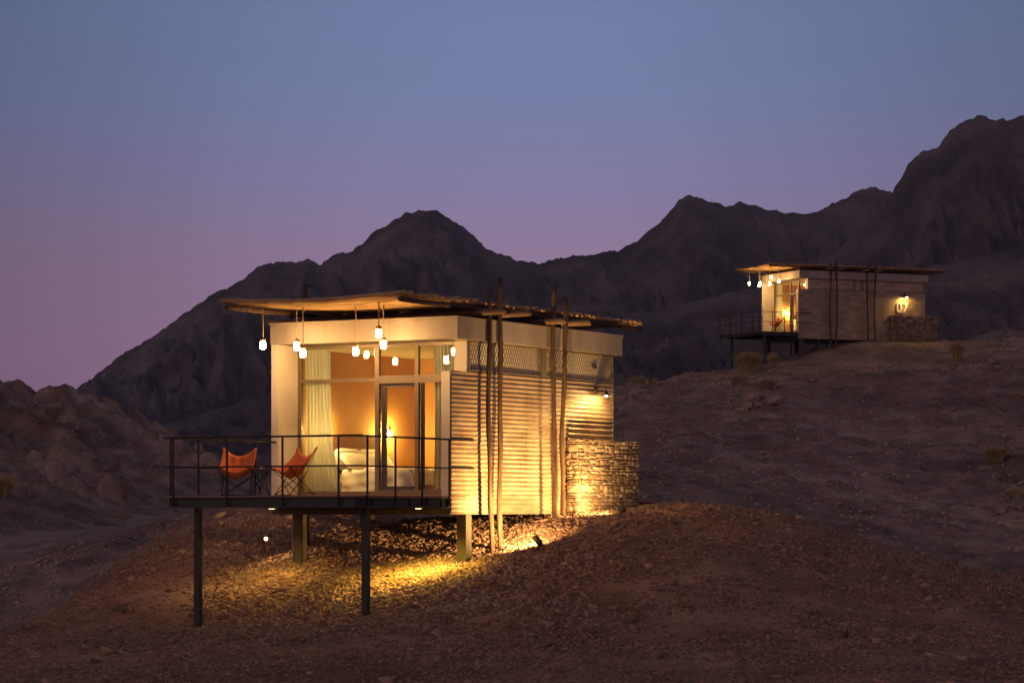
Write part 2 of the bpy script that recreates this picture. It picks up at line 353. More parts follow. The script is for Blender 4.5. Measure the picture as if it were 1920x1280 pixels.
far = [(-500,960),(-250,880),(-60,812),(80,750),(105,742),(170,715),(230,664),(285,634),(330,600),(385,562),(400,549),(425,540),(455,522),(480,505),(500,494),(520,490),(540,494),(575,487),(600,496),(625,479),(660,470),
       (680,455),(700,436),(725,420),(750,405),(775,398),(800,396),(818,396),(845,408),(868,428),(890,445),(910,464),(930,475),(970,486),(1010,496),(1050,485),(1095,477),(1110,480),(1160,470),(1185,458),(1210,438),(1228,428),
       (1245,408),(1262,386),(1275,371),(1300,366),(1330,376),(1360,389),(1395,380),(1430,391),(1490,402),(1535,395),(1570,378),(1600,362),(1640,350),(1675,364),(1720,395),(1800,430),(1900,450),(2100,520),(2400,600)]
mountain('far_mountain_range', far, 1500, 430, 4, 101, 34, nx=640)
right = [(1130,760),(1250,690),(1340,630),(1420,575),(1500,522),(1560,478),(1620,425),(1662,385),(1678,350),(1690,335),(1703,308),(1716,292),(1732,284),(1748,281),(1762,270),(1780,250),(1800,233),(1818,222),(1838,217),(1868,226),(1895,225),(1925,211),(1990,190),(2100,160),(2300,220),(2600,330)]
mountain('right_mountain', right, 1150, 380, 6, 211, 34, nx=460)
foot = [(-300,900),(100,860),(300,800),(500,740),(700,668),(900,618),(1000,596),(1060,580),(1095,571),(1125,570),(1150,574),(1175,588),(1230,583),(1300,566),(1350,552),(1420,540),(1500,524),(1600,512),(1720,505),(1850,480),(2000,450),(2300,430)]
mountain('foothill_ridge', foot, 760, 260, 3, 307, 22, nx=420)

# ------------------------------------------------------------------ loose gravel (nobody could count it)
CUBE = np.array([(x, y, z) for z in (-1, 1) for y in (-1, 1) for x in (-1, 1)], float)
CUBQ = np.array([(0, 2, 3, 1), (4, 5, 7, 6), (0, 1, 5, 4), (1, 3, 7, 5), (3, 2, 6, 7), (2, 0, 4, 6)])
def gravel(name, x, y, zf, smin, smax, m, seed, p=2.6, flat=.6, tr=.45):
    r = np.random.RandomState(seed); n = len(x)
    s = smin + (smax - smin) * r.rand(n) ** p
    v = CUBE[None] * (1 + r.uniform(-.5, .35, (n, 8, 3))) * np.stack([s * r.uniform(.7, 1.3, n), s * r.uniform(.7, 1.3, n), s * flat * r.uniform(.6, 1.2, n)], -1)[:, None]
    a = r.rand(n) * 6.28; t = r.uniform(-.5, .5, n); c, s_ = np.cos(a)[:, None], np.sin(a)[:, None]
    X = v[..., 0] * c - v[..., 1] * s_; Y = v[..., 0] * s_ + v[..., 1] * c; Z = v[..., 2] + X * t[:, None]
    co = np.stack([X + x[:, None], Y + y[:, None], Z + (zf(x, y) + s * .12)[:, None]], -1).reshape(-1, 3)
    q = (CUBQ[None] + (np.arange(n) * 8)[:, None, None]).reshape(-1, 4)
    g = r.uniform(1 - tr, 1 + tr, n); w = r.uniform(-.10, .10, n)
    tint = np.repeat(np.stack([g * (1 + w), g, g * (1 - w * .7), np.ones(n)], -1), 8, 0)
    return npmesh(name, co, q, m, 'stuff', tint=tint)
r = np.random.RandomState(5)
def scat(n, x0, x1, y0, y1, dens=None):
    x = r.uniform(x0, x1, n); y = r.uniform(y0, y1, n)
    k = np.abs(x / y) < .200
    d = np.clip(.62 + fbm(x * .5, y * .5, 3, 77) * .8, .22, 1)
    k &= r.rand(n) < d
    return x[k], y[k]
x, y = scat(270000, -11.5, 12, 43.5, 63.5); gravel('gravel', x, y, z_near, .006, .036, M['stone'], 1, 3.4)
x, y = scat(1500, -11.5, 12, 43.5, 63.5); gravel('scattered_stones', x, y, z_near, .03, .11, M['stone'], 8, 2.4, .6)
x, y = scat(60000, -6.5, 1.6, 50.5, 60.5); gravel('gravel', x, y, z_near, .008, .045, M['stone'], 2, 3, .75)
x, y = scat(120000, -32, 34, 84, 172)
k = ((d_track(x, y) > 2.0) | (np.random.RandomState(8).rand(len(x)) < .25)) & ~((np.hypot(x - 19.5, y - 165) < 5)); gravel('hillside_rubble', x[k], y[k], z_val, .018, .085, M['rubble'], 3, 3.6, .6, .22)

# ------------------------------------------------------------------ a cabin, its deck and its log canopy
def cabin(nm, C, ang, L, far=False, labels=None):
    rz = -ang; lb = labels; loc3 = (C.x, C.y, C.z)
    X = lambda u: -u                        # local x runs to the right, v along the side wall
    def bx(mb, u0, u1, v0, v1, z0, z1): return mb.box(-max(u0, u1), -min(u0, u1), v0, v1, z0, z1)
    T = thing('cabin', lb['cabin'], 'cabin', loc3, rz)
    def B(name, m, u0, u1, v0, v1, z0, z1, par=T): return bx(MB(), u0, u1, v0, v1, z0, z1).build(name, m, par)
    Wd = 4.33
    # shell
    B('left_wall', M['render_'], 4.16, 4.33, .0, L, .045, 3.434)
    B('base_frame', M['column'], .02, 4.33, .0, .14, -.08, .04)
    B('floor', M['floor'], .2, 4.155, .146, L - .02, .05, .33)
    B('floor_slab', M['darkmetal'], .02, 4.32, .145, L - .01, -.075, .045)
    B('side_wall', M['render_'], .02, .22, .003, L - .01, -.065, 2.79)
    B('clerestory_board', M['board'] if not far else M['zinc'], .0, .18, .80, L - .02, 2.795, 3.43)
    B('corner_post', M['render_'], .0, .28, .63, .795, 2.80, 3.433)
    B('back_wall', M['render_'], .22, 4.15, L - .16, L - .025, .335, 3.43)
    B('end_trim', M['fascia'], -.015, .03, L - .03, L + .02, -.065, 3.43)
    B('roof_slab', M['fascia'], -.14, 4.32, .02, L + .13, 3.440, 3.845)
    f = B('fascia', M['fascia'], -.17, 4.34, -.02, .018, 3.434, 3.835); 
    B('fascia', M['fascia'], -.17, -.142, .020, L + .15, 3.434, 3.835)
    B('fascia_cap', M['fascia'], -.19, 4.36, -.04, .05, 3.838, 3.882); B('fascia_cap', M['fascia'], -.19, -.10, .052, L + .17, 3.838, 3.882)
    B('interior_wall', M['terra'], 4.10, 4.158, .80, 5.5, .335, 3.38)
    B('interior_wall', M['terra'], .225, 4.098, 5.5, 5.58, .335, 3.38)
    B('interior_wall', M['ceil'], .222, .26, .82, 5.498, .335, 3.38)
    B('ceiling', M['ceil'], .222, 4.158, .80, 5.58, 3.385, 3.432)
    # glazed front
    fm = M['alu']; v0, v1 = .72, .80
    for u0, u1, z0, z1 in [(4.07, 4.158, .33, 3.43), (2.15, 2.25, .33, 3.43), (1.20, 1.285, .33, 3.43), (.225, .30, .33, 3.43),
                           (.301, 1.199, 3.36, 3.43), (1.286, 2.149, 3.36, 3.43), (2.251, 4.069, 3.36, 3.43), (2.251, 4.069, 2.67, 2.73), (1.286, 2.149, 2.61, 2.77), (.301, 1.199, 2.61, 2.77),
                           (.301, 1.199, .335, .43), (1.286, 2.149, .335, .43), (2.251, 4.069, .335, .40)]:
        B('window_frame', fm, u0, u1, v0, v1, z0, z1)
    d = B('sliding_door', fm, 2.03, 2.148, .81, .85, .43, 2.61); B('door_rail', fm, 1.29, 2.028, .81, .85, 2.54, 2.609, d); B('door_rail', fm, 1.29, 2.028, .81, .85, .432, .50, d)
    B('door_stile', M['darkmetal'], 1.12, 1.198, .81, .85, .44, 2.608)
    for u0, u1, z0, z1 in [(2.25, 4.07, .40, 2.67), (1.285, 2.15, .43, 2.61), (.30, 1.20, .43, 2.61), (2.25, 4.07, 2.73, 3.36), (1.285, 2.15, 2.77, 3.36), (.30, 1.20, 2.77, 3.36)]:
        MB().add([(-u1, .755, z0), (-u0, .755, z0), (-u0, .755, z1), (-u1, .755, z1)], [(0, 1, 2, 3)]).build('glass_pane', M['glass'], T)
    # corrugated iron sheets
    def sheet(va, vb, za, zb, off=0, amp=.0085, pitch=.092):
        n = int((zb - za) / pitch * 6) + 1; nv = 5; m = MB(); ph = random.uniform(0, .3)
        def P(i, j):
            z = za + (zb - za) * i / (n - 1); v = va + (vb - va) * j / (nv - 1)
            dent = .004 * math.sin(v * 5 + z * 2 + ph * 9)
            return (.016 + off + amp * math.sin(2 * math.pi * z / pitch) + dent, v + random.uniform(-.002, .002), z)
        m.grid(P, n, nv); return m.build('corrugated_sheet', M['zinc'], T, True)
    cuts = [0, 1.52, 3.05, 4.85, L - .03]
    for i in range(4):
        a, b = cuts[i], cuts[i + 1] + .04 * (i < 3)
        if i == 3 and not far:
            sheet(a, b, 1.96, 2.80, .010, .014); sheet(a + .03, b, .0, 1.99, -.012, .026, .115)
        else:
            zc = [1.35, 1.9, 1.1, 1.5][i]; sheet(a, b, -.07, zc + .05, .0 + .003 * i); sheet(a, b, zc, 2.80, .006 + .003 * i)
    # expanded metal over the clerestory
    B('mesh_divider', M['alu'], -.045, -.002, 3.68, 3.84, 2.81, 3.432); segs = [(.66, 3.66), (3.86, L - .05)] if not far else [(.66, 4.2), (4.3, L - .05)]
    for a, b in segs:
        fr = MB()
        for q in [(a, b, 2.82, 2.85), (a, b, 3.40, 3.43), (a, a + .03, 2.85, 3.40), (b - .03, b, 2.85, 3.40)]: fr.box(.012, .045, *q)
        fo = fr.build('mesh_frame', M['meshm'], T)
        if not far:
            m = MB(); z0, z1 = 2.852, 3.398; hh = z1 - z0; p = .098; sl_ = .55
            for s in (-1, 1):
                t = a - hh * sl_
                while t < b + hh * sl_:
                    va, vb = t, t + s * hh * sl_; za, zb = z0, z1
                    def cut(v): return z0 + (v - va) / (vb - va) * hh
                    lo, hi = max(min(va, vb), a + .03), min(max(va, vb), b - .03)
                    if hi > lo + .01:
                        zl, zh = cut(lo), cut(hi); xo = .030 + .004 * s; w = .0095
                        m.add([(xo, lo, zl - w), (xo, hi, zh - w), (xo, hi, zh + w), (xo, lo, zl + w), (xo + .006, lo, zl - w), (xo + .006, hi, zh - w), (xo + .006, hi, zh + w), (xo + .006, lo, zl + w)],
                              [(4, 5, 6, 7), (0, 3, 2, 1), (0, 1, 5, 4), (2, 3, 7, 6)])
                    t += p
            o = m.build('expanded_mesh', M['meshm'], T); o['kind'] = 'stuff'
    if not far: MB().box(.001, .042, 6.0, 6.15, 3.11, 3.19).box(.044, .05, 6.02, 6.13, 3.13, 3.17).build('air_vent', M['darkmetal'], T)
    # supporting columns under the cabin
    zb = [(-1.25, -1.35), (-.9, -.9)] if not far else [(-1.9, -2.4), (-1.0, -1.4)]
    for (u, v, z) in [(.15, .78, -1.25), (4.15, .78, -1.4)] if not far else [(.2, .3, -1.6), (4.1, .3, -2.1), (.5, 1.6, -1.4), (4.1, 2.2, -1.6)]:
        B('support_column', M['column'], u - .11, u + .11, v - .11, v + .11, z, -.08)

    # ---------------- deck
    dv = 3.66 if not far else 2.9
    D = thing('deck', lb['deck'], 'deck', loc3, rz)
    me = bx(MB(), -.04, 4.24, 0, .134, .262, .29).mesh('deck_board', M['deckb'])
    for i in range(int((dv + .6) / .141)): inst('deck_board', me, D, (0, -dv + i * .141, 0))
    def ibeam(m, u0, u1, v0, v1, z0, z1):
        if abs(u1 - u0) > abs(v1 - v0):
            vm = (v0 + v1) / 2; bx(m, u0, u1, v0, v1, z1 - .02, z1); bx(m, u0, u1, v0, v1, z0, z0 + .02); bx(m, u0, u1, vm - .006, vm + .006, z0 + .02, z1 - .02)
        else:
            um = (u0 + u1) / 2; bx(m, u0, u1, v0, v1, z1 - .02, z1); bx(m, u0, u1, v0, v1, z0, z0 + .02); bx(m, um - .006, um + .006, v0, v1, z0 + .02, z1 - .02)
        return m
    for b in [(-.02, 4.22, -dv + .02, -dv + .12), (-.02, 4.22, -.16, -.06)]: ibeam(MB(), *b, .06, .258).build('deck_beam', M['steel'], D)
    for u in (-.02, 1.36, 2.74, 4.12): ibeam(MB(), u, u + .1, -dv + .13, -.17, .062, .256).build('deck_joist', M['steel'], D)
    st = bx(MB(), -.018, -.008 + .05, 0, .012, .085, .235).mesh('web_stiffener', M['steel'])
    for v in (-2.9, -1.55, -.9, -.35): inst('web_stiffener', st, D, (.0, v, 0))
    cz = [-2.1, -2.5] if not far else [-2.6, -3.0]
    for (u, z) in ((.12, cz[0]), (4.05, cz[1])):
        c = B('deck_column', M['steel'], u - .06, u + .06, -dv + .65, -dv + .77, z, .058, D); 
        B('column_foot', M['steel'], u - .12, u + .12, -dv + .59, -dv + .83, z + (.16 if not far else .4), z + (.18 if not far else .42), c)
    # railing
    H = 1.42; rm = M['rail']
    for z in (H, .85):
        h = .019 if z == H else .015
        B('handrail' if z == H else 'middle_rail', rm, -.22, 4.42, -dv + .06 - h, -dv + .06 + h, z - h, z + h, D)
        B('handrail' if z == H else 'middle_rail', rm, -.03 - h, -.03 + h, -dv + .1, .85, z - h, z + h, D)
        B('handrail' if z == H else 'middle_rail', rm, 4.22 - h, 4.22 + h, -dv + .1, .0, z - h, z + h, D)
    def post(x, y, dx, dy):
        m = MB(); m.box(x - .015, x + .015, y - .015, y + .015, .10, H - .02)
        m.tube([(x, y, .15), (x + dx * .05, y + dy * .05, .12), (x + dx * .12, y + dy * .12, .11)], .014, 6)
        m.build('rail_post', rm, D)
    for u in (4.13, 2.846, 1.55, .274): post(-u, -dv - .005, 0, .5)
    for v in ((-3.17, -2.165, -1.18, -.145) if not far else (-2.6, -1.75, -.95, -.145)): post(.055, v, -.5, 0)
    for v in ((-3.55, -2.63, -1.65, -.66) if not far else (-2.95, -2.2, -1.4, -.6)): post(-4.275, v, .5, 0)

    # ---------------- pergola: crooked poles, cross logs, rafters and sticks
    Pg = thing('log_canopy', lb['canopy'], 'canopy', loc3, rz)
    k = (L - 1) / 6.
    def pole(u, v, z0, z1, bend, r0=.051):
        m = MB(); n = 22; pp = []; rr = []
        for i in range(n):
            t = i / (n - 1); pp.append((-u + bend[0] * math.sin(t * 5 + bend[2]) + .01 * math.sin(t * 17 + v), v + bend[1] * math.sin(t * 6.5 + bend[2] * 2), z0 + (z1 - z0) * t)); rr.append(r0 * (1.06 - .10 * t) * (1 + .10 * math.sin(t * 23 + v * 3)))
        m.tube(pp, rr, 10); return m.build('pole', M['log'], Pg, True)
    gz = [-1.0, -.9, -.3, -.3] if not far else [-.9, -.9, -.3, -.3]
    vs = [1.10, 1.53, 3.80, 4.22] if not far else [2.0, 2.42, 4.5, 5.0]
    tops = [4.49, 4.76, 4.77, 4.54] if not far else [4.35, 4.62, 4.62, 4.38]
    for i in range(4):
        pole(-.27, vs[i], gz[i], tops[i], [(.03, .035, 1), (.04, .06, 2.2), (.02, .03, .3), (.03, .045, 4)][i])
        pole(4.60, vs[i] + .12, gz[i] - .1, tops[i] + [.0, .05, -.1, -.05][i], (.03, .03, i))
    def xlog(v, u0, u1, z, r=.06):
        m = MB(); n = 9
        pp = [(-(u0 + (u1 - u0) * i / (n - 1)), v + .03 * math.sin(i * .9 + v), z + .025 * math.sin(i * 1.3 + v)) for i in range(n)]
        m.tube(pp, [r * (1.1 - .02 * i) * (1 + .06 * math.sin(i * 2.1)) for i in range(n)], 9); m.build('cross_log', M['logh'], Pg, True)
    for v, e in ((vs[0] - .13, -.68), (vs[1] + .15, -.86), (vs[2] - .13, -.62), (vs[3] + .15, -.85)): xlog(v, e, 5.1, 4.00)
    zk = 4.10; vA, vB = -1.92, L + 1.43
    sag = lambda u, v: -.085 * math.sin(math.pi * min(max(u / 4.3, 0), 1)) * (1 if v < 2 else .6) + .012 * math.sin(v * 1.9)
    for u, r_ in ((.0, .050), (1.35, .038), (2.75, .038), (4.09, .052)):
        m = MB(); n = 13; va_ = vA if u in (.0, 4.09) else .3; m.tube([(-u + .015 * math.sin(i), va_ + (vB - va_) * i / (n - 1), zk + sag(u, va_ + (vB - va_) * i / (n - 1)) ) for i in range(n)], [r_ * (1.08 - .012 * i) for i in range(n)], 9)
        m.build('rafter', M['log'], Pg, True)
    v = vA + .05; sticks = []
    if far: allm = MB()
    while v < vB - .03:
        rr = random.uniform(.026, .046); m = allm if far else MB(); e0 = random.uniform(-.12, .02) - (.03 if random.random() < .3 else 0); e1 = 4.25 + random.uniform(-.06, .12); n = 5 if far else 6
        wob = random.uniform(-.02, .02); zz = zk + .075 + rr + random.choice([0, 0, 0, .012, .035])
        m.tube([(-(e0 + (e1 - e0) * i / (n - 1)), v + wob * math.sin(i), zz + sag(e0 + (e1 - e0) * i / (n - 1), v)) for i in range(n)], rr, 5 if far else 6)
        if not far: m.build('roof_stick', M['reed'], Pg, True)
        v += rr * 2 + random.uniform(-.004, .012)
    if far: tag(allm.build('roof_sticks_layer', M['reed'], Pg, True), kind='stuff')

    # ---------------- stone wall beside the entrance
    s0, s1, us, ue, zt = (4.765, 7.63, -.33, -.03, 1.52) if not far else (6.15, 9.2, -.42, -.04, 1.42)
    Ws = thing('stone_wall', lb['stone'], 'stone wall', loc3, rz)
    bx(MB(), ue, us + .025, s0 + .025, s1 - .02, -.35, zt - .05).build('mortar_core', M['mortar'], Ws)
    rn = random.Random(3); stones = []
    def stonemesh(w, h, d):
        vv = []
        for z in (-h, h):
            for y in (-w, w):
                for x in (-d, d): vv.append((x * rn.uniform(.85, 1.0), y * rn.uniform(.78, 1.02), z * rn.uniform(.72, 1.04)))
        m = MB().add(vv, [(0, 2, 3, 1), (4, 5, 7, 6), (0, 1, 5, 4), (3, 2, 6, 7), (2, 0, 4, 6)])
        c = len(m.v); m.v.append((d * rn.uniform(1.08, 1.35), w * rn.uniform(-.3, .3), h * rn.uniform(-.3, .3)))
        m.f += [(1, 3, c), (3, 7, c), (7, 5, c), (5, 1, c)]; return m
    smats = []
    for kx in range(5):
        g = [.75, 1.0, 1.2, .9, 1.05][kx]; cc = [(.34, .235, .16), (.40, .29, .19), (.44, .33, .24), (.33, .21, .13), (.38, .29, .22)][kx]
        nm_ = 'wall_stone_%s' % 'abcde'[kx]; smats.append(bpy.data.materials.get(nm_) or mat(nm_, tuple(q * .6 * g for q in cc), .9, tuple(q * .88 * g for q in cc), 7, .8, 22, bdist=.02))
    joined = [MB() for _ in range(5)]; cnt = 0; z = -.14
    def put(w, h, off, end):
        global_cnt[0] += 1; kx = rn.randrange(5); g_ = rn.uniform(.006, .012)
        m = stonemesh(w / 2 - g_, h / 2 - g_ * .8, .06)
        tilt = (rn.uniform(-.07, .07), 0, -math.pi / 2 if end else rn.uniform(-.04, .04))
        if far or global_cnt[0] > 270:
            Rm = Matrix.Rotation(tilt[2], 3, 'Z')
            joined[kx].add([tuple(Rm @ Vector(p) + Vector(off)) for p in m.v], m.f)
        else: m.build('stone', smats[kx], Ws, False, off, tilt)
    def fill(a, b, z0, z1, place):
        h = z1 - z0
        # a strip of random rubble: tall single stones next to stacks of thin ones
        y = a
        while y < b - .02:
            w = rn.choice([.10, .14, .18, .22, .28, .36]); w = min(w, b - y)
            if b - y - w < .08: w = b - y
            H_ = z1 - z0
            if h > .09 and rn.random() < (.8 if w > .2 else .4):
                c = rn.uniform(.28, .72); parts = [(0, c), (c, 1)] if H_ < .16 or rn.random() < .8 else [(0, .3), (.3, .62), (.62, 1)]
            else: parts = [(0, 1)]
            for p0, p1 in parts: place(w, H_ * (p1 - p0), y + w / 2, z0 + H_ * (p0 + p1) / 2)
            y += w
    global_cnt = [0]
    while z < zt - .02:
        h = min(rn.choice([.08, .11, .14, .18]), zt - z)
        if zt - z - h < .06: h = zt - z
        fill(s0, s1, z, z + h, lambda w, hh, y, zz: put(w, hh, (-us - .045 + rn.uniform(-.018, .022), y, zz + rn.uniform(-.006, .006)), False))
        fill(-ue, -us, z, z + h, lambda w, hh, x, zz: put(w, hh, (x, s0 + .035 + rn.uniform(-.015, .015), zz), True))
        z += h
    y = s0
    while y < s1 - .02:
        w = min(rn.uniform(.16, .34), s1 - y); m = MB().box(-ue, -us, -w / 2 + .004, w / 2 - .004, 0, rn.uniform(.035, .07)); kx = rn.randrange(5)
        if far: joined[kx].add([(p[0], p[1] + y + w / 2, p[2] + zt - .045) for p in m.v], m.f)
        else: m.build('coping_stone', smats[kx], Ws, False, (0, y + w / 2, zt - .045))
        y += w
    for kx in range(5):
        if joined[kx].v: tag(joined[kx].build('rubble_stones', smats[kx], Ws), kind='stuff')

    # ---------------- wall lamp
    lv, lz = (6.08, 2.63) if not far else (7.15, 2.62)
    wl = thing('wall_lamp', lb['wall_lamp'], 'wall lamp', (C + Matrix.Rotation(rz, 3, 'Z') @ Vector((.05, lv, lz))), rz)
    MB().lathe([(.0, 0), (.085, 0), (.085, .03), (.05, .05), (0, .05)], n=16, M=Matrix.Rotation(R(90), 3, 'Y')).build('wall_mount', M['darkmetal'], wl, True)
    MB().tube([(.04, 0, 0), (.09, 0, .05), (.17, 0, .08), (.24, 0, .06), (.27, 0, 0), (.27, 0, -.04)], .014, 8).build('gooseneck', M['darkmetal'], wl, True)
    MB().lathe([(.03, -.03), (.045, -.075), (.15, -.120), (.152, -.128), (.142, -.125), (.038, -.085), (.02, -.04)], (.27, 0, 0), 20).build('lamp_shade', M['darkmetal'], wl, True)
    MB().lathe([(.0, -.137), (.025, -.132), (.035, -.115), (.025, -.092), (.0, -.084)], (.27, 0, 0), 12).build('bulb', M['bulb'], wl, True)
    l = bpy.data.lights.new('lamp_light', 'POINT'); l.energy = 60 if not far else 110; l.color = WARM; l.shadow_soft_size = .03
    lo = bpy.data.objects.new('lamp_light', l); COL.objects.link(lo); lo.parent = wl; lo.location = (.27, 0, -.15); l.energy = 45 if not far else 13
    return T

lab1 = dict(cabin='large near cabin on stilts with glowing glazed front and corrugated iron side wall',
  deck='railed steel deck jutting out in front of the near cabin, orange chairs on it',
  canopy='rustic log and stick canopy over the near cabin, held by crooked bark-stripped poles',
  stone='floodlit rubble stone wall standing against the near cabin beside the crooked poles',
  wall_lamp='small gooseneck wall lamp shining on the corrugated side of the near cabin')
lab2 = dict(cabin='small distant cabin numbered 07 on the right hilltop',
  deck='railed stilted deck of the distant cabin numbered 07, above the dry shrubs',
  canopy='stick canopy over the distant cabin numbered 07, its front lit orange from below',
  stone='unlit reddish rubble stone wall below the number 07',
  wall_lamp='wall lamp glowing just above the white number 07')
cabin('near', C1, A1, 6.98, False, lab1)
cabin('far', C2, A2, 8.6, True, lab2)

def G1(u, v, z): return Vector(P1(u, v) + (z + C1.z,))
def G2(u, v, z): return Vector(P2(u, v) + (z + C2.z,))
# cabin number
def number():
    T = thing('house_number', 'white metal number 07 on the side wall of the distant cabin', 'number sign', G2(-.055, 6.99, 1.92), -A2)
    m = MB(); n = 28; hw, hh, t = .18, .29, .09
    o_ = []; i_ = []
    for k in range(n):
        a = 2 * math.pi * k / n; c, s = math.cos(a), math.sin(a); e = .75
        sg = lambda q: math.copysign(abs(q) ** e, q)
        o_.append((hw * sg(c), hh * sg(s))); i_.append(((hw - t) * sg(c), (hh - t) * sg(s)))
    for x in (.0, .03):
        for (a, b) in o_ + i_: m.v.append((x, a - .20, b))
    for k in range(n):
        k2 = (k + 1) % n; m.f += [(2 * n + k, 2 * n + k2, 3 * n + k2, 3 * n + k), (k, k2, 2 * n + k2, 2 * n + k), (n + k, 3 * n + k, 3 * n + k2, n + k2), (k, n + k, n + k2, k2)]
    m.build('digit', M['white'], T)
    out7 = [(-.17, .28), (.19, .28), (.19, .20), (.0, -.28), (-.105, -.28), (.08, .19), (-.17, .19)]
    q = len(out7); m = MB(); m.v = [(x, a + .20, b) for x in (0, .03) for a, b in out7]
    m.f = [tuple(range(q, 2 * q)), tuple(range(q))[::-1]] + [(k, (k + 1) % q, q + (k + 1) % q, q + k) for k in range(q)]
    m.build('digit', M['white'], T)
number()

# ------------------------------------------------------------------ pendant jar lamps
def pendants(G, ang, spots, who, grp, labels, k):
    cordtop = 4.10
    cap = MB().lathe([(.02, .0), (.055, .0), (.06, -.03), (.058, -.055), (0, -.055)], n=14).mesh('lamp_cap', M['brass'], True)
    jar = MB().lathe([(.038, -.056), (.054, -.082), (.058, -.14), (.055, -.195), (.040, -.218), (0, -.224)], n=14).mesh('glass_jar', k, True)
    for (u, v, z), lb in zip(spots, labels):
        T = thing('pendant_lamp', lb, 'pendant lamp', G(u, v, z + .15), -ang, grp)
        MB().tube([(0, 0, 0), (.002, 0, (cordtop - z - .15) / 2), (0, 0, cordtop - z - .15)], .013, 6).build('cord', M['cord'], T, True)
        inst('lamp_cap', cap, T); inst('glass_jar', jar, T)
spots = [(3.718,-1.19,3.338),(3.189,-.76,3.323),(2.872,-1.0,3.162),(1.607,-1.0,3.159),(1.194,-.62,3.305),(.876,-1.3,3.481)]
pendants(G1, A1, spots, 'near', 'jar lamps hanging from the near canopy',
  ['lit jar lamp hanging alone at the left end of the near canopy', 'upper left lamp of the close pair in front of the near cabin curtain', 'lower right lamp of the close pair in front of the near cabin curtain',
   'single lit jar lamp hanging in front of the wide upper pane', 'lower lamp of the close pair hanging before the near sliding door', 'lit jar lamp on the shortest cord under the near canopy'], M['jar'])
M['jar_far'] = M['jar']
pendants(G2, A2, spots, 'far', 'jar lamps hanging from the distant canopy',
  ['leftmost of the tiny lit lamps under the distant canopy', 'tiny lit lamp under the distant canopy, second highest from the left', 'lowest hanging tiny lamp under the distant canopy',
   'tiny lit lamp before the distant glazing, near its curtain', 'tiny lit lamp closest to the glazing of the distant cabin', 'highest hanging tiny lamp under the distant canopy'], M['jar'])

